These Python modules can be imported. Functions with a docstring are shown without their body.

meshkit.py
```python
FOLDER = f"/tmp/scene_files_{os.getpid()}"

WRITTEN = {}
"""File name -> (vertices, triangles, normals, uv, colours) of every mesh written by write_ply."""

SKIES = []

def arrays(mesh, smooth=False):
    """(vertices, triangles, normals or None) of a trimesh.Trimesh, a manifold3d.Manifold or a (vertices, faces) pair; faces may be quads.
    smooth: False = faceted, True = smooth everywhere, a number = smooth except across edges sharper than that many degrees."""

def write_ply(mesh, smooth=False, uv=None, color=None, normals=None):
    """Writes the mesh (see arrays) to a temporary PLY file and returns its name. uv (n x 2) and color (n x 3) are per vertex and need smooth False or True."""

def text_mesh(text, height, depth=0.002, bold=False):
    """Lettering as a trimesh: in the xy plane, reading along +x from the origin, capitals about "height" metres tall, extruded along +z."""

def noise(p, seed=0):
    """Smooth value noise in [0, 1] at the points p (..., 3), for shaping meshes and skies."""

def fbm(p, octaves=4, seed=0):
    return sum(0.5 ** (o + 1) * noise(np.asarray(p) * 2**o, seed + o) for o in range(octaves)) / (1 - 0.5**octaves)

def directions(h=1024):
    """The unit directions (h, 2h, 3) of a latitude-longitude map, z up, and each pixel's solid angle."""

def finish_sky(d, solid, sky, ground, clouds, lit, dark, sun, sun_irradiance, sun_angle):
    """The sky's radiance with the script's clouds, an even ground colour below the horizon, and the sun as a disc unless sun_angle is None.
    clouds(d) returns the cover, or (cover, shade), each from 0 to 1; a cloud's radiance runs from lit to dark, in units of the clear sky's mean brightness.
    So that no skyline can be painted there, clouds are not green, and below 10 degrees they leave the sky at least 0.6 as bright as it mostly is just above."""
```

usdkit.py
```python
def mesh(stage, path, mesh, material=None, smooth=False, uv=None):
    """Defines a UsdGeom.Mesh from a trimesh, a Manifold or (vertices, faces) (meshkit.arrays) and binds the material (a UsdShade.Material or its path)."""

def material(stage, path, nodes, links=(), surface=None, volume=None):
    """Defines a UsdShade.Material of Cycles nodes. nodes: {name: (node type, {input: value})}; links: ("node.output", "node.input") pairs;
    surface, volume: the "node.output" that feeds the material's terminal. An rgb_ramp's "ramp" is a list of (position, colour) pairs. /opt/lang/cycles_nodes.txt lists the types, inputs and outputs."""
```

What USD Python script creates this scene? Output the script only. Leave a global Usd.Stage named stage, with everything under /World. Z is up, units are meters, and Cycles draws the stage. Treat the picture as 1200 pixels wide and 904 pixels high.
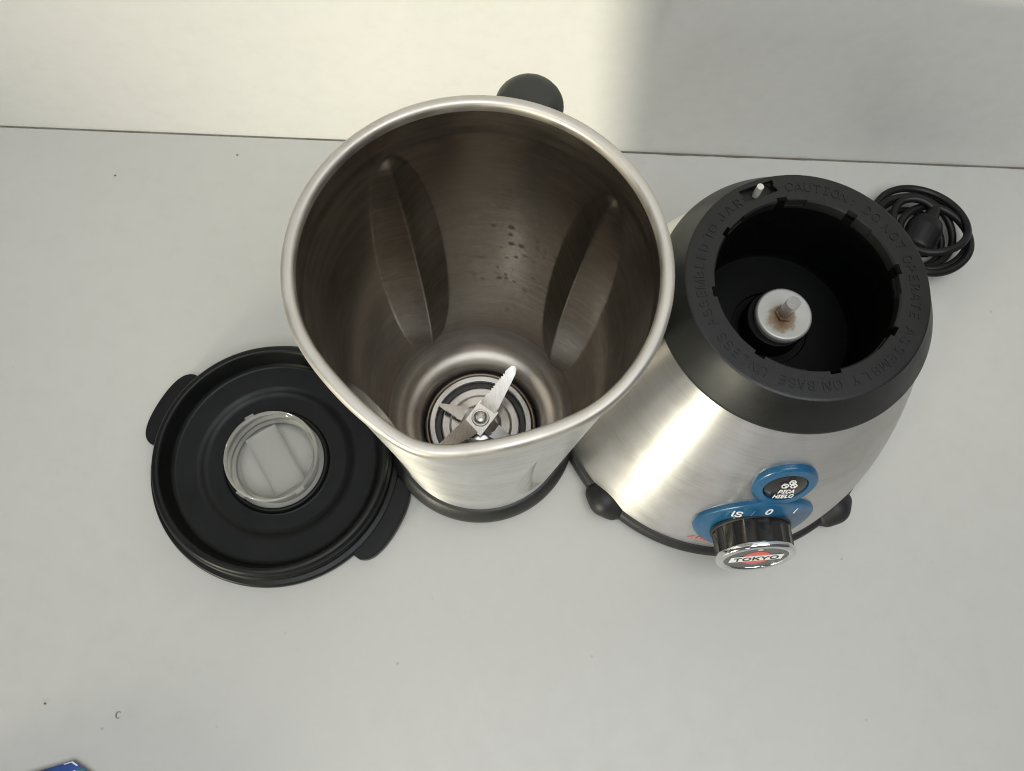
import math, numpy as np, trimesh, shapely, manifold3d as m3
from shapely.geometry import Polygon
import usdkit, meshkit
from pxr import Usd, UsdGeom, UsdLux, UsdShade, Gf, Sdf, Vt

stage = Usd.Stage.CreateInMemory()
UsdGeom.SetStageUpAxis(stage, 'Z'); UsdGeom.SetStageMetersPerUnit(stage, 1.0)
UsdGeom.Xform.Define(stage, '/World'); UsdGeom.Scope.Define(stage, '/World/Looks')
PI = math.pi
A = np.array
rng = np.random.default_rng(7)

# ------------------------------------------------------------------ camera
CAM_H, FPX = 0.542, 988.45
fwd, rgt, upv = A([0, .311731, -.950170]), A([.994309, .101224, .033210]), A([-.106533, .944763, .309957])
cam = UsdGeom.Camera.Define(stage, '/World/camera')
M = np.eye(4); M[0, :3], M[1, :3], M[2, :3], M[3, :3] = rgt, upv, -fwd, (0, 0, CAM_H)
cam.AddTransformOp().Set(Gf.Matrix4d(*M.ravel().tolist()))
cam.CreateHorizontalApertureAttr(36.0); cam.CreateVerticalApertureAttr(36.0 * 771 / 1024)
cam.CreateFocalLengthAttr(36.0 * FPX / 1200)
cam.CreateClippingRangeAttr(Gf.Vec2f(.02, 100))
cam.CreateExposureAttr(0.0)

# ------------------------------------------------------------------ light: the room around, a soft ceiling light, a warm low lamp from the front left
dome = UsdLux.DomeLight.Define(stage, '/World/room_light'); dome.CreateIntensityAttr(1.0)
dm = usdkit.material(stage, '/World/Looks/room_air', {'b': ('background_shader', {'color': (.95, .97, 1.0), 'strength': .10})}, surface='b.background')
UsdShade.MaterialBindingAPI.Apply(dome.GetPrim()).Bind(dm)

def aim(light, pos, to):
    d = A(to, float) - A(pos, float); z = -d / np.linalg.norm(d)
    x = np.cross([0, 0, 1.0] if abs(z[2]) < .99 else [0, 1.0, 0], z); x /= np.linalg.norm(x); y = np.cross(z, x)
    m = np.eye(4); m[0, :3], m[1, :3], m[2, :3], m[3, :3] = x, y, z, pos
    UsdGeom.Xformable(light).AddTransformOp().Set(Gf.Matrix4d(*m.ravel().tolist()))

def rect(name, pos, to, w, h, I, col):
    l = UsdLux.RectLight.Define(stage, '/World/' + name)
    l.CreateWidthAttr(w); l.CreateHeightAttr(h); l.CreateIntensityAttr(I); l.CreateColorAttr(Gf.Vec3f(*col)); aim(l, pos, to)
    return l

rect('ceiling_light', (.30, -.60, 2.4), (.1, .1, 0), 2.0, 1.6, 4.6, (.96, .99, 1.0))
rect('front_window_slit', (-.12, -2.2, .9), (.14, .12, .1), .05, .5, 26.0, (1.0, .90, .96))
lamp = UsdLux.SphereLight.Define(stage, '/World/front_left_lamp'); lamp.CreateRadiusAttr(.22); lamp.CreateIntensityAttr(158.0); lamp.CreateColorAttr(Gf.Vec3f(1.0, .955, .755)); aim(lamp, (-1.42, -2.05, .37), (.09, .36, .12))
sh_ = UsdLux.ShapingAPI.Apply(lamp.GetPrim()); sh_.CreateShapingConeAngleAttr(9.2); sh_.CreateShapingConeSoftnessAttr(1.0)

# ------------------------------------------------------------------ helpers
def mat(name, nodes, links=(), surface='p.BSDF'):
    return usdkit.material(stage, '/World/Looks/' + name, nodes, links, surface=surface)

def plastic(name, col, rough, bump=0.0, scale=2500., spec=.5, var=.15):
    return mat(name, {'t': ('texture_coordinate', {}), 'n': ('noise_texture', {'scale': 60., 'detail': 4.}),
                      'r': ('rgb_ramp', {'ramp': [(.25, tuple(c * (1 - var) for c in col)), (.75, tuple(c * (1 + var) for c in col))]}),
                      'rr': ('map_range', {'from_min': .3, 'from_max': .7, 'to_min': rough * .85, 'to_max': rough * 1.15}),
                      'f': ('noise_texture', {'scale': scale, 'detail': 2.}), 'b': ('bump', {'strength': bump, 'distance': .0004}),
                      'p': ('principled_bsdf', {'specular_ior_level': spec})},
               [('t.object', 'n.vector'), ('t.object', 'f.vector'), ('n.fac', 'r.fac'), ('r.color', 'p.base_color'), ('n.fac', 'rr.value'), ('rr.result', 'p.roughness'),
                ('f.fac', 'b.height'), ('b.normal', 'p.normal')])

def flat(name, col, rough=.5, metallic=0.0, spec=.5):
    return mat(name, {'p': ('principled_bsdf', {'base_color': col, 'roughness': rough, 'metallic': metallic, 'specular_ior_level': spec})})

used = {}
def numbered(parent, name):
    k = used.get((parent, name), 0); used[(parent, name)] = k + 1
    return name if k == 0 else f'{name}_{k:03d}'

def obj(name, mesh, m, parent=None, smooth=30, label=None):
    base = str(parent.GetPath()) if parent is not None else '/World'
    path = base + '/' + numbered(base, name)
    pr = usdkit.mesh(stage, path, mesh, m, smooth=smooth).GetPrim()
    if label: pr.SetCustomDataByKey('label', label)
    return pr

def thing(name, label, cat, loc=(0, 0, 0), rotz=0):
    x = UsdGeom.Xform.Define(stage, '/World/' + numbered('/World', name))
    x.AddTranslateOp().Set(Gf.Vec3d(*map(float, loc))); x.AddRotateZOp().Set(float(rotz))
    p = x.GetPrim(); p.SetCustomDataByKey('label', label); p.SetCustomDataByKey('category', cat)
    return p

def tag(p, **kw):
    for k, v in kw.items(): p.SetCustomDataByKey(k, v)
    return p

def quads(nu, nv, wrap_u=True, wrap_v=False, flip=False):
    i, j = np.meshgrid(np.arange(nu if wrap_u else nu - 1), np.arange(nv if wrap_v else nv - 1), indexing='ij')
    a, b = i * nv + j, ((i + 1) % nu) * nv + j
    c, d = ((i + 1) % nu) * nv + (j + 1) % nv, i * nv + (j + 1) % nv
    q = np.stack([a, b, c, d], -1).reshape(-1, 4)
    if flip: q = q[:, ::-1]
    return np.vstack([q[:, [0, 1, 2]], q[:, [0, 2, 3]]])

def lathe(prof, n=128, closed=False, fn=None, cap=False):
    """prof: (r, z) going up the outside gives outward normals. closed joins the last point to the first."""
    p = A(prof, float); th = np.arange(n) * 2 * PI / n
    r = np.broadcast_to(p[None, :, 0], (n, len(p))).copy(); z = np.broadcast_to(p[None, :, 1], (n, len(p))).copy()
    if fn is not None: r, z = fn(th[:, None], r, z)
    v = np.stack([r * np.cos(th)[:, None], r * np.sin(th)[:, None], z], -1).reshape(-1, 3)
    m = trimesh.Trimesh(v, quads(n, len(p), True, closed), process=True)
    m.update_faces(m.nondegenerate_faces()); m.remove_unreferenced_vertices()
    return m

def smooth_prof(pts, n=80):
    from scipy.interpolate import PchipInterpolator
    p = A(pts, float); s = np.r_[0, np.cumsum(np.linalg.norm(np.diff(p, axis=0), axis=1))]
    t = np.linspace(0, s[-1], n)
    return np.stack([PchipInterpolator(s, p[:, 0])(t), PchipInterpolator(s, p[:, 1])(t)], 1)

def round_poly(pts, rad, k=5):
    """Rounds the corners of an open profile."""
    p = A(pts, float); out = [p[0]]
    for a, b, c in zip(p[:-2], p[1:-1], p[2:]):
        u, w = a - b, c - b; lu, lw = np.linalg.norm(u), np.linalg.norm(w); r = min(rad, lu * .45, lw * .45)
        s, e = b + u / lu * r, b + w / lw * r
        for t in np.linspace(0, 1, k): out.append((1 - t) ** 2 * s + 2 * t * (1 - t) * b + t * t * e)
    out.append(p[-1]); return A(out)

def tube(path, rad, sides=12):
    p = A(path, float); t = np.gradient(p, axis=0); t /= np.linalg.norm(t, axis=1, keepdims=True)
    n = np.zeros_like(p); n[0] = np.cross(t[0], [0, 0, 1.0]) if abs(t[0][2]) < .9 else np.cross(t[0], [1.0, 0, 0])
    for i in range(len(p)):
        if i: n[i] = n[i - 1]
        n[i] -= t[i] * (n[i] @ t[i]); n[i] /= np.linalg.norm(n[i])
    b = np.cross(t, n); a = np.arange(sides) * 2 * PI / sides; rad = np.broadcast_to(rad, (len(p),))
    v = p[:, None] + rad[:, None, None] * (np.cos(a)[None, :, None] * n[:, None] + np.sin(a)[None, :, None] * b[:, None])
    f = quads(len(p), sides, False, True, flip=True); k = len(p) * sides
    v = np.vstack([v.reshape(-1, 3), p[0], p[-1]]); c = np.arange(sides); e = (len(p) - 1) * sides
    f = np.vstack([f, np.stack([np.full(sides, k), (c + 1) % sides, c], 1), np.stack([np.full(sides, k + 1), e + c, e + (c + 1) % sides], 1)])
    m = trimesh.Trimesh(v, f, process=False); m.fix_normals(); return m

def tm(man): 
    m = man.to_mesh(); return trimesh.Trimesh(m.vert_properties[:, :3], m.tri_verts, process=False)

def man(t): return m3.Manifold(m3.Mesh(np.asarray(t.vertices, np.float32), np.asarray(t.faces, np.uint32)))

def rev(poly, n=160): return m3.CrossSection([A(poly, float)], m3.FillRule.Positive if Polygon(poly).exterior.is_ccw else m3.FillRule.Negative).revolve(n)

def ball(c, r, k=20): return m3.Manifold.sphere(r, k).translate([float(x) for x in c])

def chain(pts, rad, k=20):
    out = m3.Manifold()
    for a, b, ra, rb in zip(pts[:-1], pts[1:], rad[:-1], rad[1:]):
        out += m3.Manifold.batch_hull([ball(a, ra, k), ball(b, rb, k)])
    return out

def soft(mn, length, it=12):
    t = tm(mn.refine_to_length(length)); t.merge_vertices(); trimesh.smoothing.filter_taubin(t, iterations=it); return t

def spline(pts, n, closed=False):
    from scipy.interpolate import CubicSpline
    p = A(pts, float)
    if closed: p = np.vstack([p, p[:1]])
    s = np.r_[0, np.cumsum(np.linalg.norm(np.diff(p, axis=0), axis=1))]
    t = np.linspace(0, s[-1], n + 1 if closed else n)
    o = CubicSpline(s, p, bc_type='periodic' if closed else 'natural')(t)
    return o[:-1] if closed else o

# ------------------------------------------------------------------ materials
def laminate(name, col, rough, speck, seed):
    return mat(name, {'g': ('geometry', {}), 'n1': ('noise_texture', {'scale': 3.5, 'detail': 3.}), 'n2': ('noise_texture', {'scale': 70., 'detail': 5., 'roughness': .65}),
        'r1': ('rgb_ramp', {'ramp': [(.3, tuple(c * .965 for c in col)), (.7, tuple(min(c * 1.02, .95) for c in col))]}),
        'r2': ('rgb_ramp', {'ramp': [(.25, (.975, .975, .968)), (.6, (1, 1, 1))]}),
        'mx': ('mix', {'mix_type': 'multiply', 'fac': 1.0}),
        'vm': ('mapping', {'location': (seed, seed * 1.7, 0)}),
        'v': ('voronoi_texture', {'dimensions': '2D', 'scale': 15., 'randomness': 1.}), 'vr': ('rgb_ramp', {'ramp': [(0, (speck,) * 3), (.008, (speck,) * 3), (.016, (1, 1, 1))]}),
        'wn': ('noise_texture', {'scale': 11., 'detail': 1.}), 'wr': ('rgb_ramp', {'ramp': [(.50, (1, 1, 1)), (.60, (0, 0, 0))]}),
        'sm': ('mix', {'mix_type': 'screen', 'fac': 1.0}), 'm2': ('mix', {'mix_type': 'multiply', 'fac': .75}),
        'f': ('noise_texture', {'scale': 900., 'detail': 3.}), 'b': ('bump', {'strength': .05, 'distance': .0005}),
        'rr': ('map_range', {'from_min': .3, 'from_max': .7, 'to_min': rough * .8, 'to_max': rough * 1.2}),
        'p': ('principled_bsdf', {'specular_ior_level': .4})},
        [('g.position', 'n1.vector'), ('g.position', 'n2.vector'), ('n1.fac', 'r1.fac'), ('n2.fac', 'r2.fac'), ('r1.color', 'mx.color1'), ('r2.color', 'mx.color2'),
         ('g.position', 'vm.vector'), ('vm.vector', 'v.vector'), ('v.distance', 'vr.fac'), ('vm.vector', 'wn.vector'), ('wn.fac', 'wr.fac'),
         ('vr.color', 'sm.color1'), ('wr.color', 'sm.color2'), ('mx.color', 'm2.color1'), ('sm.color', 'm2.color2'), ('m2.color', 'p.base_color'),
         ('g.position', 'f.vector'), ('f.fac', 'b.height'), ('b.normal', 'p.normal'), ('n2.fac', 'rr.value'), ('rr.result', 'p.roughness')])

TABLE = laminate('white_laminate', (.527, .52, .488), .38, .62, 3.1)
WALL = laminate('white_panel', (.815, .805, .765), .34, .6, 8.3)
DARK_GAP = flat('dark_joint', (.15, .13, .095), .9)

def steel(name, col, rough, streak_scale, aniso=.5, spots=None, rvar=.35, bump=.05):
    """Brushed stainless steel: fine streaks along one direction, faint smears, and dried drops where spots gives (centre, radii) of the spotted patch."""
    nodes = {'t': ('texture_coordinate', {}), 'm': ('mapping', {'scale': streak_scale}), 's': ('noise_texture', {'scale': 1., 'detail': 3., 'roughness': .6}),
             'n': ('noise_texture', {'scale': 28., 'detail': 5., 'roughness': .6, 'distortion': .6}),
             'c': ('rgb_ramp', {'ramp': [(.3, tuple(x * .97 for x in col)), (.62, col)]}), 'c2': ('rgb_ramp', {'ramp': [(.3, (.9, .89, .87)), (.6, (1, 1, 1))]}),
             'mx': ('mix', {'mix_type': 'multiply', 'fac': 1.0}), 'ad': ('math', {'math_type': 'add'}), 'h': ('math', {'math_type': 'multiply', 'value2': .5}),
             'rr': ('map_range', {'from_min': .3, 'from_max': .7, 'to_min': rough * (1 - rvar), 'to_max': rough * (1 + rvar)}),
             'tg': ('vector_math', {'math_type': 'multiply_add', 'vector2': (1e-4, 1e-4, 1e-4), 'vector3': (0, 0, 1.0)}), 'b': ('bump', {'strength': bump, 'distance': .0002}),
             'p': ('principled_bsdf', {'metallic': 1.0, 'anisotropic': aniso})}
    links = [('t.object', 'm.vector'), ('m.vector', 's.vector'), ('t.object', 'n.vector'), ('s.fac', 'c.fac'), ('n.fac', 'c2.fac'), ('c.color', 'mx.color1'), ('c2.color', 'mx.color2'),
             ('s.fac', 'ad.value1'), ('n.fac', 'ad.value2'), ('ad.value', 'h.value1'), ('h.value', 'rr.value'),
             ('t.object', 'tg.vector1'), ('tg.vector', 'p.tangent'), ('s.fac', 'b.height'), ('b.normal', 'p.normal')]
    if spots is None:
        links += [('mx.color', 'p.base_color'), ('rr.result', 'p.roughness')]
    else:
        c, r = spots
        nodes |= {'sp': ('mapping', {'location': tuple(-a / b for a, b in zip(c, r)), 'scale': tuple(1 / b for b in r)}), 'sl': ('vector_math', {'math_type': 'length'}),
                  'sr': ('rgb_ramp', {'ramp': [(.35, (1, 1, 1)), (1.0, (0, 0, 0))]}),
                  'v': ('voronoi_texture', {'scale': 210., 'randomness': 1.}), 'vw': ('separate_color', {}), 'vt': ('math', {'math_type': 'multiply', 'value2': .46}),
                  'vd': ('math', {'math_type': 'less_than'}), 'vk': ('math', {'math_type': 'greater_than', 'value2': .45}), 'k1': ('math', {'math_type': 'multiply'}), 'k2': ('math', {'math_type': 'multiply'}),
                  'k3': ('math', {'math_type': 'multiply', 'value2': .6}),
                  'dk': ('mix', {'mix_type': 'mix', 'color2': (.10, .075, .055)}), 'rm': ('mix_float', {'b': .6})}
        links += [('t.object', 'sp.vector'), ('sp.vector', 'sl.vector1'), ('sl.value', 'sr.fac'), ('t.object', 'v.vector'), ('v.color', 'vw.color'), ('vw.r', 'vt.value1'),
                  ('v.distance', 'vd.value1'), ('vt.value', 'vd.value2'), ('vw.g', 'vk.value1'), ('vd.value', 'k1.value1'), ('vk.value', 'k1.value2'), ('k1.value', 'k2.value1'), ('sr.color', 'k2.value2'),
                  ('k2.value', 'k3.value1'), ('k3.value', 'dk.fac'), ('mx.color', 'dk.color1'), ('dk.color', 'p.base_color'), ('k3.value', 'rm.fac'), ('rr.result', 'rm.a'), ('rm.result', 'p.roughness')]
    return mat(name, nodes, links)

STEEL_JAR = steel('jar_steel', (.66, .65, .625), .34, (25, 25, 1300), .85, rvar=.14, bump=.03)
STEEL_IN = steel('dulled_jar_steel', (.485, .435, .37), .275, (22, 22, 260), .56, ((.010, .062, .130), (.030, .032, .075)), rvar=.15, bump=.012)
STEEL_BOWL = steel('jar_bowl_steel', (.57, .535, .49), .33, (22, 22, 260), .65, rvar=.15, bump=.012)
STEEL_RIM = steel('rim_steel', (.66, .625, .575), .55, (60, 60, 300), 0)
STEEL_BODY = steel('body_steel', (.68, .665, .64), .37, (30, 30, 1700), .88, rvar=.14, bump=.03)
STEEL_DARK = steel('stained_steel', (.16, .135, .115), .34, (60, 60, 60), 0)
SEAL = plastic('worn_seal', (.022, .020, .018), .35, .1, 900., .5)
STEEL_BLADE = steel('blade_steel', (.60, .59, .57), .30, (500, 60, 60), 0)
STEEL_DULL = steel('dull_steel', (.38, .375, .37), .27, (60, 60, 60), 0)
CHROME = flat('chrome', (.78, .78, .78), .13, 1.0)
BLACK = plastic('black_plastic', (.016, .0165, .016), .46, .25, 2600., .45)
BLACK_COLLAR = plastic('black_collar_plastic', (.0075, .008, .0076), .43, .2, 1500., .38)
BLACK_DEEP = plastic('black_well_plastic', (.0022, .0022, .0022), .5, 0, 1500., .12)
BLACK_LID = plastic('black_lid_plastic', (.0065, .0072, .0070), .40, .08, 900., .22)
BLACK_GLOSS = plastic('black_knob_plastic', (.012, .011, .010), .16, 0, 900., .5)
RUBBER = plastic('black_rubber', (.014, .014, .0145), .5, .15, 1500., .4)
GRIP = plastic('dark_grip_plastic', (.020, .0215, .018), .42, .2, 1800., .6)
CABLE = plastic('black_cable_sheath', (.007, .007, .0075), .40, .1, 900., .3)
BLUE = plastic('blue_plastic', (.010, .085, .185), .30, .05, 900., .5)
PALE_RED = flat('worn_red_ink', (.58, .20, .17), .5)
WHITE_INK = flat('white_ink', (.78, .78, .78), .5)
RED_INK = flat('red_ink', (.62, .12, .10), .5)
DARK_INK = flat('black_ink', (.02, .02, .02), .5)
GREY_DISC = flat('dark_grey_badge', (.085, .085, .085), .35)
PIN = flat('ivory_pin', (.60, .58, .50), .45)
CLEAR = mat('clear_cap_plastic', {'f': ('fresnel', {'IOR': 1.35}), 'tr': ('transparent_bsdf', {'color': (.97, .97, .96)}), 'g': ('glossy_bsdf', {'color': (1, 1, 1), 'roughness': .06}),
        'd': ('diffuse_bsdf', {'color': (.82, .81, .77)}), 'tl': ('translucent_bsdf', {'color': (.82, .81, .77)}), 'm0': ('mix_closure', {'fac': .5}), 'm1': ('mix_closure', {'fac': .30}), 'm2': ('mix_closure', {})},
        [('d.BSDF', 'm0.closure1'), ('tl.BSDF', 'm0.closure2'), ('tr.BSDF', 'm1.closure1'), ('m0.closure', 'm1.closure2'), ('m1.closure', 'm2.closure1'), ('g.BSDF', 'm2.closure2'), ('f.fac', 'm2.fac')], surface='m2.closure')
RUSTY = mat('coupling_metal', {'t': ('texture_coordinate', {}), 'n': ('noise_texture', {'scale': 260., 'detail': 4.}), 'm': ('mapping', {'location': (0.0015, .0032, 0), 'scale': (1, 1, 0)}), 'l': ('vector_math', {'math_type': 'length'}),
        'k': ('math', {'math_type': 'multiply_add', 'value2': .0065}), 'r': ('rgb_ramp', {'ramp': [(0, (.10, .05, .015)), (.25, (.13, .065, .025)), (.44, (.25, .19, .125)), (.55, (.50, .49, .46)), (1, (.46, .455, .44))]}),
        'sc': ('math', {'math_type': 'multiply', 'value2': 46.}), 'mr': ('rgb_ramp', {'ramp': [(.4, (0, 0, 0)), (.58, (.55, .55, .55))]}),
        'p': ('principled_bsdf', {'roughness': .5})},
        [('t.object', 'm.vector'), ('m.vector', 'l.vector1'), ('t.object', 'n.vector'), ('n.fac', 'k.value1'), ('l.value', 'k.value3'), ('k.value', 'sc.value1'), ('sc.value', 'r.fac'), ('sc.value', 'mr.fac'),
         ('r.color', 'p.base_color'), ('mr.color', 'p.metallic')])

# ------------------------------------------------------------------ setting: worktop and wall panel
WD = A([1, .0765, 0]) / math.hypot(1, .0765); WN = A([-WD[1], WD[0], 0]); W0 = A([0, .3655, 0])     # the foot of the wall
def wpt(s, d=0, z=0): return W0 + WD * s + WN * d + A([0, 0, z])
def slab(corners, z0, z1, bev=.0008):
    c = m3.CrossSection([A(corners)[:, :2]], m3.FillRule.NonZero).offset(-bev, m3.JoinType.Miter)
    big = c.offset(bev, m3.JoinType.Miter)
    lo = m3.Manifold.extrude(big, z1 - z0 - bev).translate([0, 0, z0]); hi = m3.Manifold.extrude(c, bev).translate([0, 0, z1 - bev])
    v = np.vstack([A(lo.to_mesh().vert_properties)[:, :3], A(hi.to_mesh().vert_properties)[:, :3]])
    return tm(m3.Manifold.hull_points(v))
tag(obj('worktop', slab([wpt(-1.3, -.001), wpt(1.3, -.001), (1.3, -.42, 0), (-1.3, -.42, 0)][::-1], -.03, 0, .0005), TABLE, smooth=False),
    kind='structure', label='white laminate worktop that the blender parts stand on', category='worktop')
tag(obj('wall', slab([wpt(-1.3, 0), wpt(1.3, 0), wpt(1.3, .02), wpt(-1.3, .02)], -.06, 1.5), WALL, smooth=False),
    kind='structure', label='white wall panel behind the worktop', category='wall')
s = np.linspace(-1.2, 1.2, 700); wob = meshkit.fbm(np.stack([s * 60, s * 0, s * 0], -1), 4, 5)
wid = .0003 + .0013 * np.clip((wob - .38) * 2.2, 0, 1) * np.where(s > 0, 1.0, .3) + np.where(s > 0, .0003, .0001)
e0 = A([wpt(x, -.0002, .0004) for x in s]); e1 = A([wpt(x, -.0002 - w, .0004) for x, w in zip(s, wid)])
tag(obj('joint_grime', (np.vstack([e0, e1]), np.vstack([[(i, i + 700, i + 701), (i, i + 701, i + 1)] for i in range(699)])), DARK_GAP, smooth=False), kind='structure',
    label='thin brown grime line where worktop meets wall')

# ------------------------------------------------------------------ steel jar
R0 = math.radians
JX, JY = -.0174, .1433
jar = thing('blender_jar', 'tall open stainless steel blender jar with spout, blades inside, standing between lid and motor base', 'blender jar', (JX, JY, 0))
RIBS = [math.radians(a) for a in (131, 41.5, -49, -139)]
SPOUT = math.radians(-99)
def jar_fn(th, r, z):
    r = r.copy(); d = lambda a: (th - a + PI) % (2 * PI) - PI
    k = np.clip((z - .185) / .068, 0, 1); k = k * k * (3 - 2 * k)
    ds = d(SPOUT)
    r += k * (.0034 * np.exp(-(ds / math.radians(13)) ** 2) - .0011 * np.exp(-((np.abs(ds) - math.radians(34)) / math.radians(14)) ** 2)) * (r > .05)
    for a in RIBS:
        t = np.clip(1 - ((z - .1375) / .093) ** 2, 0, 1); w = .0190 * t ** .42 + 1e-6     # half width of the lens
        u = np.abs(d(a) * r) / w
        dep = .0088 * t ** .5 * np.clip(1 - u, 0, 1)
        r -= np.where((r > .05) & (z > .047), dep, 0)
    return r, z
def wall_r(z): return .0548 + (.0728 - .0548) * (z - .018) / (.247 - .018)
zo = np.linspace(.016, .2465, 150)
outer = [(.048, .016)] + [(wall_r(z), z) for z in zo]
ax_, az_ = .0726, .2499                                                               # the rolled rim
rim = [(ax_ - .0003 + np.sign(math.cos(a)) * .0027 * abs(math.cos(a)) ** .7, az_ + .0031 * np.sign(math.sin(a)) * abs(math.sin(a)) ** .8) for a in np.radians(np.linspace(-62, 242, 30))]
zi = np.linspace(.2455, .0490, 140)
inner = [(wall_r(z) - .0011 - .0006 * np.clip((.2352 - z) / .0012, 0, 1), z) for z in zi]
low = smooth_prof([(wall_r(.0485) - .0017, .0485), (.0548, .040), (.0525, .0340), (.0475, .0285), (.0415, .0252), (.0385, .0225), (.0375, .0185), (.0370, .0135)], 40)
obj('jar_wall', lathe(outer, 540, fn=jar_fn), STEEL_JAR, jar, smooth=50)
obj('jar_lining', lathe(np.vstack([inner, low[:1]]), 540, fn=jar_fn), STEEL_IN, jar, smooth=50)
obj('jar_bowl', lathe(np.vstack([low, [(.0369, .011), (.0365, .0105), (.0, .0105)]]), 240), STEEL_BOWL, jar, smooth=50)
obj('rolled_rim', lathe(rim, 360, fn=jar_fn), STEEL_RIM, jar, smooth=50)
obj('base_ring', lathe(smooth_prof([(.050, 0), (.0562, .0002), (.0595, .0022), (.0612, .0065), (.0610, .0105), (.0592, .0155), (.0562, .0188), (.0540, .0192)], 40), 160), BLACK, jar, smooth=True)
# handle: two brackets and a rounded grip on the far side
h = math.radians(82.5); hd = A([math.cos(h), math.sin(h), 0]); hp = lambda r, z: hd * r + A([0, 0, z])
cone_ = m3.Manifold.cylinder(.247 - .018, wall_r(.018) - .0005, wall_r(.247) - .0005, 128).translate([0, 0, .018])
obj('handle_grip', soft(m3.Manifold.batch_hull([ball(hp(.0905, .2275) + A([.0072 * math.cos(t), .0068 * math.sin(t), -.0006 * abs(math.cos(t))]), .0082, 24) for t in np.linspace(0, 2 * PI, 24, endpoint=False)] + [ball(hp(.0903, .218), .0150, 32)]) + chain([hp(.0905, .2170), hp(.0900, .19), hp(.0875, .15), hp(.0845, .105)], [.0157, .0152, .0142, .0127], 32), .003, 6), GRIP, jar, smooth=True)
obj('handle_bracket', soft(chain([hp(.0685, .222), hp(.080, .222), hp(.0885, .222)], [.0085, .0095, .0095], 24) - cone_, .003, 0), GRIP, jar, smooth=True)
obj('handle_bracket', soft(chain([hp(.0595, .098), hp(.072, .098), hp(.084, .104)], [.008, .0085, .0095], 24) - cone_, .003, 0), GRIP, jar, smooth=True)
# weld mark and hair-thin scratch on the far inside wall
t_ = np.linspace(0, 1, 40)
az = np.radians(76 + 13 * np.cos(PI * t_ * .9 + .2)); zz = .1085 + .0055 * np.sin(PI * t_ * .95) - .004 * t_
cp = np.stack([(wall_r(zz) - .0010) * np.cos(az), (wall_r(zz) - .0010) * np.sin(az), zz], 1)
obj('curved_scratch', tube(cp, .00022, 5), flat('scratch_dark', (.09, .07, .06), .6), jar, smooth=True)
for q, zz_, rr_ in ((86.5, .208, .0042), (72.5, .2085, .0046)):
    qa = R0(q); wr_ = wall_r(zz_) - .0010
    d_ = lathe([(rr_, -.0004), (rr_ - .0004, .0005), (rr_ - .0012, .0006), (rr_ - .0018, .0001), (0, .0001)], 40)
    x_ = A([-math.sin(qa), math.cos(qa), 0]); n_ = A([-math.cos(qa), -math.sin(qa), .078]); n_ /= np.linalg.norm(n_); y_ = np.cross(n_, x_)
    d_.vertices = d_.vertices @ np.stack([x_, y_, n_]) + A([wr_ * math.cos(qa), wr_ * math.sin(qa), zz_])
    obj('weld_mark', d_, STEEL_IN, jar, smooth=60)
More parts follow.
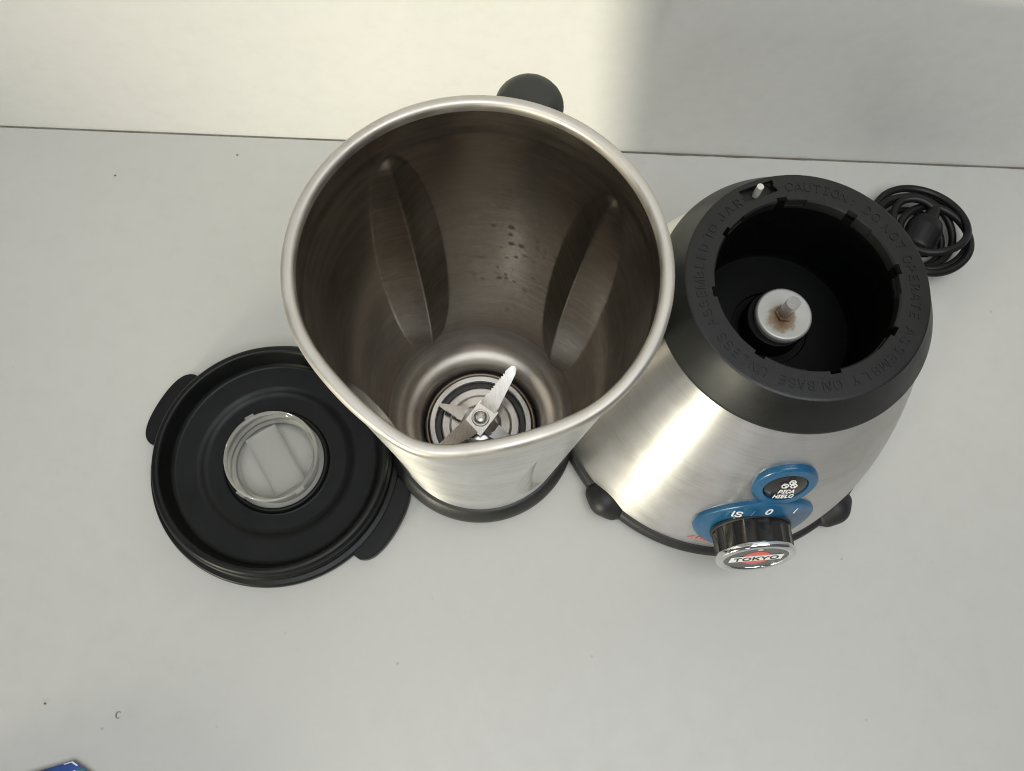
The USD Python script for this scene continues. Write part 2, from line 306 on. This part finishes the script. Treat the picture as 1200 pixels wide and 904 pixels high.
# blade unit
unit = tag(UsdGeom.Xform.Define(stage, str(jar.GetPath()) + '/blade_unit').GetPrim(), label='four toothed blades on a hub in the bottom of the jar')
obj('seal_ring', lathe(round_poly([(.0364, .0107), (.0364, .0165), (.0345, .0180), (.0322, .0165), (.0322, .0107)], .001), 96), STEEL_DARK, unit)
obj('clamp_ring', lathe(round_poly([(.0326, .0107), (.0329, .0182), (.0325, .0190), (.0292, .0190), (.0286, .0180), (.0286, .0107)], .0012), 96), STEEL_DULL, unit)
obj('groove_seal', lathe([(.0288, .0107), (.0288, .0150), (.0235, .0150), (.0235, .0107)], 96), SEAL, unit)
obj('bearing_plate', lathe(round_poly([(.0258, .0107), (.0258, .0160), (.0246, .0172), (.0200, .0172), (.0190, .0180), (.013, .0186), (.0115, .0205), (.0080, .0212), (.0, .0212)], .0008), 96), STEEL_DULL, unit)
obj('hub_shaft', lathe([(.0052, .021), (.0052, .0330), (.0, .0330)], 40), STEEL_DULL, unit)
obj('hub_washer', lathe(round_poly([(.0038, .0342), (.0044, .0347), (.0052, .0347), (.0056, .0340), (.0056, .0333)][::-1], .0003), 48), STEEL_BLADE, unit)
obj('hub_rivet', lathe([(.0036, .0333), (.0036, .0352), (.0030, .0362), (.0016, .0366), (.0, .0367)], 40), STEEL_DULL, unit)
def blade(length, root, tip, teeth, bend, z0, az, side=1, start=.0070, t=.0013, dip=None):
    """A flat toothed blade from the hub: x runs out along az, the teeth are cut in the edge on +y*side."""
    xs0, xs1 = start, length
    n = 2 * teeth + 1
    tx = np.linspace(xs0 + .008, xs1 - .006, n)
    up = lambda x: np.interp(x, [xs0, xs0 + .006, xs1 - .004, xs1], [root, root * .98, tip, tip * .35])
    edge = [(xs0, up(xs0))] + [(x, up(x) - (.0010 if i % 2 else 0)) for i, x in enumerate(tx)] + [(xs1 - .003, up(xs1 - .003)), (xs1 - .001, tip * .6), (xs1, tip * .1)]
    back = [(xs1 - .0008, -tip * .45), (xs1 - .004, -tip * .85), (xs0 + .004, -root), (xs0, -root)]
    pl = Polygon([(x, y * side) for x, y in edge + back])
    m = trimesh.creation.extrude_polygon(pl, t, engine='earcut')
    m = m.subdivide_to_size(.0035)
    v = m.vertices.copy(); x = v[:, 0]
    v[:, 2] += z0 + np.interp(x, *bend)
    c, s_ = math.cos(az), math.sin(az)
    m.vertices = np.stack([v[:, 0] * c - v[:, 1] * s_, v[:, 0] * s_ + v[:, 1] * c, v[:, 2]], 1)
    return m
R = math.radians
up_bend = ([0, .007, .011, .036], [0, 0, .0016, .0105])
obj('blade', blade(.0375, .0058, .0034, 9, up_bend, .0322, R(61)), STEEL_BLADE, unit, smooth=20)
obj('blade', blade(.0350, .0058, .0034, 9, ([0, .007, .011, .036], [0, 0, .0016, .0125]), .0322, R(-131)), STEEL_BLADE, unit, smooth=20)
dn = ([0, .006, .010, .030], [0, 0, -.0040, -.0072])
obj('blade', blade(.0290, .0050, .0022, 8, dn, .0295, R(162)), STEEL_DULL, unit, smooth=20)
obj('blade', blade(.0275, .0050, .0030, 8, ([0, .006, .010, .030], [0, 0, -.0040, -.0065]), .0295, R(-29)), STEEL_DULL, unit, smooth=20)
hub = m3.Manifold.cube([.0190, .0140, .0012], True).rotate([0, 0, 60]).translate([0, 0, .0331])
obj('hub_plate', tm(hub), STEEL_BLADE, unit, smooth=False)

# ------------------------------------------------------------------ motor base
BX, BY = .1344, .1851
base = thing('blender', 'brushed steel blender motor base with black collar, blue dial plate and coiled cord', 'blender', (BX, BY, 0))
PZ = A([.014, .04, .06, .08, .10, .12, .14, .163]); PR = A([.1036, .1010, .0977, .0932, .0880, .0820, .0753, .0672])
from scipy.interpolate import PchipInterpolator
body_r = PchipInterpolator(PZ, PR); body_dr = body_r.derivative()
zb = np.linspace(.014, .163, 60)
obj('steel_housing', lathe([(.098, .0135), (.1028, .0135)] + [(float(body_r(z)), z) for z in zb], 256), STEEL_BODY, base, smooth=40)
obj('foot_ring', lathe(smooth_prof([(.097, .001), (.1045, .0012), (.1072, .0038), (.1080, .0080), (.1070, .0122), (.1042, .0146), (.1030, .0148)], 36), 200), RUBBER, base, smooth=True)
obj('bottom_plate', lathe([(0, .006), (.098, .006), (.098, .0133), (0, .0133)], 96), BLACK_DEEP, base)
for a in (-130, -41.5, 50, 140):
    q_ = [((.1050 - .0006 * (abs(d_) > 5)) * math.cos(R(a + d_)), (.1050 - .0006 * (abs(d_) > 5)) * math.sin(R(a + d_)), z_) for d_, z_ in ((-8.5, .0076), (-6, .0080), (-3.3, .0094), (0, .0106), (3.3, .0094), (6, .0080), (8.5, .0076))]
    obj('foot', soft(chain(q_, [.0030, .0046, .0084, .0108, .0084, .0046, .0030], 32) - m3.Manifold.cube([1, 1, .05], True).translate([0, 0, -.025]), .002, 10), RUBBER, base, smooth=True)
# collar with the well, notches and the lock-pin slot
HC = .1818
csec = [(.0440, HC - .0008), (.0448, HC), (.0575, HC), (.0588, HC - .0007), (.0596, HC - .0022), (.0612, HC - .0050), (.0688, .1635), (.0690, .1612), (.0682, .1600), (.0655, .1600), (.0655, .1645), (.0500, .1645), (.0485, HC - .0070), (.0440, HC - .0070)]
col = rev(csec[::-1], 256)
for k, a in enumerate((104, 58.8, 13.6, -28.5, -76.1, -121.8, -169.4, 148.4)):
    col -= m3.Manifold.cube([.0046, .0052, .012], True).translate([.0440, 0, HC - .002]).rotate([0, 0, a + 2])
    col -= m3.Manifold.cube([.0024, .0110, .006], True).translate([.0432, 0, HC - .002]).rotate([0, 0, a - 7])
slot = m3.Manifold.batch_hull([m3.Manifold.cylinder(.006, .0034, .0034, 24).translate([.0525, y, HC - .0042]) for y in (-.0052, .0052)])
slot += m3.Manifold.cube([.0022, .0185, .006], True).translate([.0547, 0, HC]) + m3.Manifold.cube([.0022, .0185, .006], True).translate([.0503, 0, HC])
col -= slot.rotate([0, 0, 117.5])
collar = obj('collar', tm(col), BLACK_COLLAR, base, smooth=32)
obj('lock_pin', tm(m3.Manifold.cylinder(.0085, .0018, .0017, 32).translate([.0527, 0, HC - .0045]).rotate([0, 0, 117.5])), PIN, base, smooth=40)
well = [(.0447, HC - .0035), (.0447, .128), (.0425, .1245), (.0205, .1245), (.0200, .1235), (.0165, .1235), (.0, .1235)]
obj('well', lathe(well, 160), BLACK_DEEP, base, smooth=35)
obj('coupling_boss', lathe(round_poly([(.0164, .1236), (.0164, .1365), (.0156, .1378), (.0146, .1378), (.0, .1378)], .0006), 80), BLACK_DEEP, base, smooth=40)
cpl = UsdGeom.Xform.Define(stage, str(base.GetPath()) + '/coupling'); cpl.AddTranslateOp().Set(Gf.Vec3d(.0022, .0008, .1385)); cpl = cpl.GetPrim()
obj('coupling_disc', lathe(round_poly([(.0146, -.0006), (.0149, .0028), (.0140, .0042), (.0110, .0040), (.0060, .0036), (.0, .0036)], .0008), 96), RUSTY, cpl, smooth=40)
hexa = lambda r, h_: tm(m3.Manifold.cylinder(h_, r, r * .94, 6))
hx = hexa(.0052, .0020); hx.apply_translation([0, 0, .0034]); obj('coupling_nut', hx, RUSTY, cpl, smooth=False)
sh = tm(m3.Manifold.cylinder(.0140, .0037, .0037, 24) - m3.Manifold.cube([.003, .01, .02], True).translate([.0042, 0, .01])); sh.apply_transform(trimesh.transformations.rotation_matrix(R(-50), [0, 0, 1])); sh.apply_translation([0, 0, .0040])
obj('drive_pin', sh, STEEL_DULL, cpl, smooth=25)
# raised lettering round the collar, tops outwards, reading clockwise
def letters(text, a0, a1, rad, size, parent, m, z, name='raised_letters'):
    n = len(text); ms = []
    for i, ch in enumerate(text):
        if ch == ' ': continue
        g = meshkit.text_mesh(ch, size, .00055)
        g.apply_translation([-(g.bounds[0][0] + g.bounds[1][0]) / 2, -size / 2, 0])
        a = R(a0 + (a1 - a0) * i / max(n - 1, 1))
        g.apply_transform(trimesh.transformations.rotation_matrix(a - PI / 2, [0, 0, 1])); g.apply_translation([rad * math.cos(a), rad * math.sin(a), z])
        ms.append(g)
    obj(name, trimesh.util.concatenate(ms), m, parent, smooth=False)
for w, a0, a1 in (('CAUTION:', 100, 64), ('DO', 55, 49), ('NOT', 41, 29), ('OPERATE', 20.5, -12.5), ('ASSEMBLY', -22.5, -65), ('ON', -75, -80.8), ('BASE', -88.7, -103.4), ('UNLESS', -114, -141), ('ASSEMBLED', -150.4, -194.2), ('TO', -202, -207), ('JAR', -215.5, -228.5)):
    letters(w, a0, a1, .0517, .0046, collar, BLACK_COLLAR, HC - .0002)

# things lying on the curved housing: u along the girth, v up the slope
AZ0 = R(-82)
vz = np.linspace(.015, .162, 300); vs = np.r_[0, np.cumsum(np.hypot(np.diff(vz), np.diff(body_r(vz))))]
def on_body(u, v, hgt, z0):
    """u, v metres from the point at AZ0 and height z0; hgt along the normal."""
    s0 = np.interp(z0, vz, vs); z = np.interp(s0 + v, vs, vz); r = body_r(z); az = AZ0 + u / body_r(z0)
    e = np.arctan(-body_dr(z)); er = r + hgt * np.cos(e)
    return np.stack([er * np.cos(az), er * np.sin(az), z + hgt * np.sin(e)], -1)
def pad(outline, z0, hgt, edge, rings=8, hollow=0, curve=.0):
    """A domed pad whose outline is given in u, v; hollow keeps an inner hole as a share of the outline."""
    o = A(outline); c = o.mean(0); n = len(o)
    ks = [(1.0, -.001), (1.0, hgt - edge * .7), (1 - edge * .25 / .03, hgt - edge * .25), (1 - edge / .03, hgt)] + [(k, hgt + curve * (1 - k)) for k in np.linspace(1 - edge / .03, max(hollow, .001), rings)[1:]]
    if hollow: ks.append((hollow, -.001))
    P = A([[on_body(*(c + (q - c) * k), hh, z0) for k, hh in ks] for q in o])
    m = trimesh.Trimesh(P.reshape(-1, 3), quads(n, len(ks), True, False), process=False)
    return m
def az_uv(pts, z0):
    s0 = np.interp(z0, vz, vs)
    return A([((R(a) - AZ0) * body_r(z0), np.interp(z, vz, vs) - s0) for a, z in pts])
plate_pts = [(-103.3, .060), (-101, .077), (-96, .0885), (-89.5, .0965), (-80.5, .1000), (-71.5, .0945), (-65.5, .0810), (-66.5, .062), (-73, .044), (-82, .034), (-91, .0325), (-98.5, .0425)]
ZK = .0635
plate_o = spline(az_uv(plate_pts, ZK), 96, True)
obj('dial_plate', pad(plate_o, ZK, .0032, .0022), BLUE, base, smooth=50)
ZB = .1165
el = lambda a, b, n=72, tilt=0: [(a * math.cos(t) * math.cos(tilt) - b * math.sin(t) * math.sin(tilt), a * math.cos(t) * math.sin(tilt) + b * math.sin(t) * math.cos(tilt)) for t in np.linspace(0, 2 * PI, n, endpoint=False)]
AZ0 = R(-82.3)
obj('button_surround', pad(el(.0168, .0192, 96, .10), ZB, .0034, .0026, hollow=.67), BLUE, base, smooth=50)
btn = obj('pulse_button', pad([(x, y + .0004) for x, y in el(.0110, .0124, 72, .10)], ZB, .0030, .0014, curve=.0012), BLACK_GLOSS, base, smooth=50)
def print_on(text, size, u, v, z0, hgt, m, name, parent, bold=False, slant=0, stretch=1.0, rot=0):
    g = meshkit.text_mesh(text, size, .00025, bold)
    g = g.subdivide_to_size(size * .6)
    p = g.vertices.copy(); p[:, 0] -= (p[:, 0].min() + p[:, 0].max()) / 2; p[:, 1] -= size / 2; p[:, 0] += p[:, 1] * slant; p[:, 1] *= stretch
    c, s_ = math.cos(rot), math.sin(rot); p[:, :2] = np.stack([p[:, 0] * c - p[:, 1] * s_, p[:, 0] * s_ + p[:, 1] * c], 1)
    g.vertices = on_body(p[:, 0] + u, p[:, 1] + v, hgt + p[:, 2], z0)
    return obj(name, g, m, parent, smooth=False)
print_on('PICA', .0024, .0006, -.0014, ZB, .0043, WHITE_INK, 'button_lettering', btn, True, .1, 1.45)
print_on('HIELO', .0024, .0004, -.0070, ZB, .0041, WHITE_INK, 'button_lettering', btn, True, .1, 1.45)
ice = []
for cx, cy, r_ in ((-.0020, .0048, .0021), (.0024, .0046, .0020), (.0009, .0082, .0020)):
    a = np.linspace(0, 2 * PI, 7); rr = r_ * A([1, .9, 1.05, .92, 1, 1.06, 1])
    o = [(cx + q * math.cos(t), cy + q * 1.2 * math.sin(t)) for t, q in zip(a, rr)][:-1]
    pl = Polygon(o); pl = pl.difference(pl.buffer(-.00055)).union(shapely.LineString([(cx - r_ * .5, cy + r_ * .4), (cx + r_ * .3, cy), (cx + r_ * .2, cy - r_ * .7)]).buffer(.00025))
    g = trimesh.creation.extrude_polygon(pl, .00025, engine='earcut'); p = g.vertices; g.vertices = on_body(p[:, 0], p[:, 1], .0044 + p[:, 2], ZB); ice.append(g)
obj('ice_cube_symbol', trimesh.util.concatenate(ice), WHITE_INK, btn, smooth=False)
AZ0 = R(-82)
vat = lambda z: float(np.interp(z, vz, vs) - np.interp(ZK, vz, vs))
uat = lambda a: float((R(a) + R(82)) * body_r(ZK))
plate = stage.GetPrimAtPath(str(base.GetPath()) + '/dial_plate')
print_on('0', .0048, uat(-83.0), vat(.0905), ZK, .0034, WHITE_INK, 'dial_mark', plate, True, .1, 1.3)
print_on('l', .0046, uat(-73.6), vat(.0885), ZK, .0034, WHITE_INK, 'dial_mark', plate, False, .25, 1.3)
print_on('lS', .0050, uat(-92.6), vat(.0850), ZK, .0034, WHITE_INK, 'dial_mark', plate, True, .1, 1.3, .1)
print_on('-', .0040, uat(-92.3), vat(.0800), ZK, .0034, WHITE_INK, 'dial_mark', plate, True, .1, 1.3, .1)
print_on('|', .0032, uat(-88.0), vat(.0880), ZK, .0034, flat('pale_ink', (.15, .25, .36), .5), 'dial_mark', plate, False, .1, 1.2)
for tx, a, z in (('A', -99.0, .0300), ('M', -96.2, .0315), ('A', -93.6, .0300)):
    print_on(tx, .0038, uat(a), vat(z), ZK, .0003, PALE_RED, 'red_lettering', base, True, 0, 1.4, -.25)
# dial knob: axis tilted a little upwards
kc = on_body(uat(-84.3), vat(.0625), .0034, ZK); ke = R(11.5); ka = R(-81.5)
kn = A([math.cos(ke) * math.cos(ka), math.cos(ke) * math.sin(ka), math.sin(ke)]); ku = A([-math.sin(ka), math.cos(ka), 0]); kv = np.cross(kn, ku)
kr = R(7); ku, kv = ku * math.cos(kr) + kv * math.sin(kr), kv * math.cos(kr) - ku * math.sin(kr)
KS = .80
knob = UsdGeom.Xform.Define(stage, str(base.GetPath()) + '/dial_knob')
km = np.eye(4); km[0, :3], km[1, :3], km[2, :3], km[3, :3] = ku, kv, kn * KS, kc; knob.AddTransformOp().Set(Gf.Matrix4d(*km.ravel().tolist())); knob = knob.GetPrim()
def flute(th, r, z):
    k = ((r > .0195) & (z < .0158)).astype(float); ph = (th * 20 / (2 * PI)) % 1
    return r - k * .00065 * (np.sin(PI * ph) ** .7), z
obj('knob_skirt', lathe([(.0205, -.004), (.0228, -.003), (.0228, -.0012), (.0220, -.0004)], 96), BLACK, knob, smooth=40)
obj('knob_grip', lathe(np.vstack([[(.0222, -.003)], [(.0222 - .0005 * t, -.003 + .0185 * t) for t in np.linspace(.1, 1, 10)], [(.0205, .0165), (0, .0165)]]), 320, fn=flute), BLACK_GLOSS, knob, smooth=25)
rg = [(.0203, .0155), (.0220, .0160), (.0224, .0172), (.0223, .0188), (.0215, .0202), (.0200, .0207), (.0186, .0203), (.0178, .0193), (.0176, .0165)]
obj('chrome_ring', lathe(smooth_prof(rg, 40), 128), CHROME, knob, smooth=True)
obj('badge_disc', lathe([(.0178, .0192), (0, .0192)], 96), GREY_DISC, knob, smooth=False)
def ext(poly, z, t=.0002):
    g = trimesh.creation.extrude_polygon(poly, t, engine='earcut'); g.apply_translation([0, 0, z]); return g
ell = shapely.affinity.scale(shapely.Point(0, 0).buffer(1, 48), .0082, .0105)
obj('badge_emblem', ext(ell, .01925), RED_INK, knob, smooth=False)
ban = Polygon([(-.0148, -.0035), (-.0118, -.0035), (-.0112, -.0042), (.0148, -.0035), (.0152, .0035), (.0118, .0035), (.0112, .0042), (-.0144, .0035)])
ban = Polygon([(-.0150, -.0042), (.0143, -.0042), (.0150, .0042), (-.0143, .0042)])
obj('badge_banner', ext(ban, .01950), WHITE_INK, knob, smooth=False)
g = meshkit.text_mesh('TOKYO', .0046, .0002, True); sx = .0250 / g.extents[0]; g.apply_translation([-g.bounds.mean(0)[0], -g.bounds.mean(0)[1], 0]); g.apply_scale([sx, 1.2, 1]); g.apply_translation([0, 0, .01976])
obj('badge_lettering', g, DARK_INK, knob, smooth=False)
obj('knob_pointer', ext(shapely.Point(.0005, .0142).buffer(.0016), .0193), flat('pointer_grey', (.45, .45, .44), .4), knob, smooth=False)

# power cord: coiled behind the base, with its plug
cx, cy = .2770 - BX, .3210 - BY
pts = [(.0700, .0650, .030), (.080, .078, .024), (.090, .105, .0120)]
crng = np.random.default_rng(21); loops = 4.7; n = 34; kink = crng.normal(0, .0011, (n, 3))
for i in range(n):
    t = i / (n - 1) * loops; a = 2.35 - 2 * PI * t; k = t / loops
    ox, oy = .0078 * math.sin(1.35 * t + 2.2), .0062 * math.cos(2.05 * t + .3)
    rr = .0262 + .0042 * math.sin(2.7 * t + .6)
    zz = .0040 + .016 * k + .0085 * max(0, math.sin(a * 1.0 + 2.2 * t + 1.0)) + kink[i, 2]
    pts.append((cx + ox + rr * 1.05 * math.cos(a) + kink[i, 0], cy + oy + rr * 1.0 * math.sin(a) + kink[i, 1], max(zz, .0032)))
pts += [(cx - .012, cy + .020, .021), (cx + .001, cy + .019, .0225), (cx + .008, cy + .014, .0215)]
cord = obj('power_cord', tube(spline(pts, 900), .0027, 12), CABLE, base, smooth=True)
pd = A([-.32, -.72, -.12]); pd /= np.linalg.norm(pd); pc = A([cx + .008, cy + .014, .0212]); px_ = np.cross(pd, [0, 0, 1.]); px_ /= np.linalg.norm(px_)
def disc_(c, r, b): return m3.Manifold.batch_hull([ball(c + px_ * r * math.cos(t) + np.cross(px_, pd) * r * .8 * math.sin(t), b, 20) for t in np.linspace(0, 2 * PI, 20, endpoint=False)])
plg = chain([pc, pc + pd * .009], [.0040, .0062], 28) + m3.Manifold.batch_hull([disc_(pc + pd * .011, .0075, .003), disc_(pc + pd * .016, .0095, .003), disc_(pc + pd * .031, .0095, .003)])
obj('plug', soft(plg, .002, 5), CABLE, cord, smooth=True)


# ------------------------------------------------------------------ lid, lying upside down
LX, LY = -.1449, .1074
lid = thing('jar_lid', 'round black plastic jar lid lying upside down left of the steel jar', 'lid', (LX, LY, 0))
lp = [(.060, 0), (.0755, .0), (.0775, .0012), (.0790, .0045), (.0790, .0085), (.0782, .0100), (.0745, .0108), (.0742, .0150), (.0750, .0158), (.0750, .0172), (.0740, .0180), (.0728, .0184), (.0728, .0208), (.0736, .0216), (.0734, .0228), (.0722, .0240),
      (.0702, .0243), (.0690, .0238), (.0682, .0220), (.0655, .0112), (.0635, .0094), (.0500, .0086), (.0478, .0078), (.0462, .0068), (.0440, .0062), (.0345, .0060), (.0335, .0062), (.0330, .0090), (.0322, .0098), (.0308, .0098), (.0302, .0090), (.0302, .0)]
obj('lid_shell', lathe(round_poly(lp, .0009, 4), 220), BLACK_LID, lid, smooth=35)
def lug(a_mid, half, r_out):
    a = np.radians(np.linspace(a_mid - half, a_mid + half, 40)); t = np.linspace(-1, 1, 40)
    ro = .0770 + (r_out - .0770) * np.clip((1 - np.abs(t) ** 5), 0, 1) ** .5
    o = [(r * math.cos(q), r * math.sin(q)) for r, q in zip(ro, a)] + [(.0745 * math.cos(q), .0745 * math.sin(q)) for q in a[::-1]]
    pl = Polygon(o); base_ = m3.CrossSection([A(pl.exterior.coords)[:-1]], m3.FillRule.NonZero)
    parts = [m3.Manifold.extrude(base_.offset(-d, m3.JoinType.Round), z1 - z0).translate([0, 0, z0]) for d, z0, z1 in ((.0012, .0006, .0096), (.0004, .0012, .0090), (0, .0020, .0080))]
    return tm(parts[0] + parts[1] + parts[2])
obj('finger_lug', lug(159.5, 19.5, .0885), BLACK_LID, lid, smooth=40)
obj('finger_lug', lug(-22, 21, .0895), BLACK_LID, lid, smooth=40)

# measuring cap in the lid
cap = thing('measuring_cap', 'small round clear plastic cap set in the middle of the black lid', 'cap', (LX, LY, 0))
cp_ = [(.0, .0020), (.0248, .0020), (.0262, .0030), (.0272, .0225), (.0286, .0228), (.0290, .0236), (.0288, .0246), (.0278, .0250), (.0268, .0246), (.0258, .0226), (.0246, .0052), (.0232, .0038), (.0, .0036)]
obj('cup', lathe(round_poly(cp_, .0006, 3), 128), CLEAR, cap, smooth=35)
ca = R(38)
def turned(m, a=ca): m.apply_transform(trimesh.transformations.rotation_matrix(a, [0, 0, 1])); return m
for sgn in (-1, 1):
    b_ = trimesh.creation.box([.0012, .0425, .0080]); b_.apply_translation([sgn * .0098, 0, .0078]); obj('grip_wall', turned(b_), CLEAR, cap, smooth=False)
bt = trimesh.creation.box([.0184, .0425, .0010]); bt.apply_translation([0, 0, .0113]); obj('grip_top', turned(bt), CLEAR, cap, smooth=False)
for a in (-118, -42, 128):
    b_ = trimesh.creation.box([.0022, .0058, .0026]); b_.apply_translation([.0292, 0, .0226]); obj('locking_tab', turned(b_, R(a)), CLEAR, cap, smooth=False)

# ------------------------------------------------------------------ corner of a blue packet at the front left
pk = thing('foil_packet', 'glossy blue printed packet corner at the front left of the worktop', 'packet', (-.2286, -.0785, 0))
FOIL = mat('blue_foil', {'t': ('texture_coordinate', {}), 'n': ('noise_texture', {'scale': 55., 'detail': 3.}), 'r': ('rgb_ramp', {'ramp': [(.3, (.010, .025, .17)), (.5, (.02, .075, .30)), (.66, (.16, .19, .45))]}),
    'p': ('principled_bsdf', {'roughness': .22, 'coat_weight': .5})}, [('t.object', 'n.vector'), ('n.fac', 'r.fac'), ('r.color', 'p.base_color')])
def packet(u, v, top):
    """u runs along the seam from the corner to the left, v along the right edge."""
    d1, d2 = A([-.93, -.37]), A([.62, -.70]) ; d2 = A([.90, -.43])
    xy = u[..., None] * d1 + v[..., None] * d2
    puff = .011 * (np.clip(np.sin(PI * np.clip(u / .11, 0, 1)), 0, 1) * np.clip(np.sin(PI * np.clip(v / .16, 0, 1)), 0, 1)) ** .6
    wr = (meshkit.fbm(np.stack([u * 90, v * 90, u * 0], -1), 4, 3) - .5) * .006 * np.clip(np.minimum(u, v) / .01, 0.25, 1)
    return np.stack([xy[..., 0], xy[..., 1], (.0045 + puff + wr) if top else (.0035 - .0 * puff + wr * .3)], -1)
uu, vv = np.meshgrid(np.linspace(0, .11, 70), np.linspace(0, .16, 90), indexing='ij')
T, Bm = packet(uu, vv, True), packet(uu, vv, False); Bm[..., 2] = np.minimum(np.maximum(Bm[..., 2], .0006), T[..., 2] - .0004)
nv_ = 90; nu_ = 70; q = quads(nu_, nv_, False, False)
rim_i = [(i, 0) for i in range(nu_)] + [(nu_ - 1, j) for j in range(1, nv_)] + [(i, nv_ - 1) for i in range(nu_ - 2, -1, -1)] + [(0, j) for j in range(nv_ - 2, 0, -1)]
ri = A([i * nv_ + j for i, j in rim_i]); N_ = nu_ * nv_; nx = np.roll(ri, -1)
pm = trimesh.Trimesh(np.vstack([T.reshape(-1, 3), Bm.reshape(-1, 3)]), np.vstack([q, q[:, ::-1] + N_, np.stack([ri, ri + N_, nx], 1), np.stack([nx, ri + N_, nx + N_], 1)]), process=False); pm.fix_normals()
obj('packet_film', pm, FOIL, pk, smooth=60)
def patch(corners, m, name, lift=.0004):
    a, b = np.meshgrid(np.linspace(0, 1, 14), np.linspace(0, 1, 14), indexing='ij'); c = A(corners)[:, None, None, :] * .001
    uv_ = c[0] * ((1 - a) * (1 - b))[..., None] + c[1] * (a * (1 - b))[..., None] + c[2] * (a * b)[..., None] + c[3] * ((1 - a) * b)[..., None]
    P = packet(uv_[..., 0], uv_[..., 1], True); P[..., 2] += lift
    obj(name, trimesh.Trimesh(P.reshape(-1, 3), quads(14, 14, False, False), process=False), m, pk, smooth=60)
PW = flat('packet_white', (.72, .74, .76), .25)
patch([(.3, .2), (5.6, .2), (5.2, 1.0), (1.2, .9)], PW, 'white_edge')
patch([(.3, .3), (1.6, 1.0), (1.2, 4.6), (.2, 4.2)], PW, 'white_edge')
patch([(.5, 9), (3.5, 7.5), (5, 15), (.6, 17)], flat('packet_green', (.05, .24, .07), .3), 'green_print')
patch([(3.7, 7.0), (4.9, 7.2), (6.6, 15), (5.2, 15)], PW, 'white_print')

# a chipped crescent and two crumbs on the worktop
a = np.linspace(R(50), R(310), 24); cr = np.stack([-.2105 + .0015 * np.cos(a), -.0521 + .0018 * np.sin(a), np.full(24, .0003)], 1)
tag(obj('crescent_chip', tube(cr, np.interp(np.linspace(0, 1, 24), [0, .5, 1], [.0001, .00042, .0001]), 6), flat('chip_brown', (.22, .19, .13), .8), smooth=True), label='tiny brown crescent chip near the front left of the worktop', category='chip')
for (x, y), lb in (((-.2547, -.0503), 'tiny dark crumb lying left of the crescent chip'), ((-.2183, .3320), 'tiny dark crumb near the wall, left of the jar'), ((-.3014, .3045), 'tiny dark crumb near the wall at the far left')):
    c_ = trimesh.creation.icosphere(2, .0006); c_.vertices *= 1 + .5 * (meshkit.noise(c_.vertices * 2500 + x * 99, 2)[:, None] - .5); c_.vertices *= [1.3, .9, .6]; c_.apply_translation([x, y, .0003])
    tag(obj('crumb', c_, flat('crumb_brown', (.14, .11, .08), .9), smooth=True), label=lb, category='crumb')
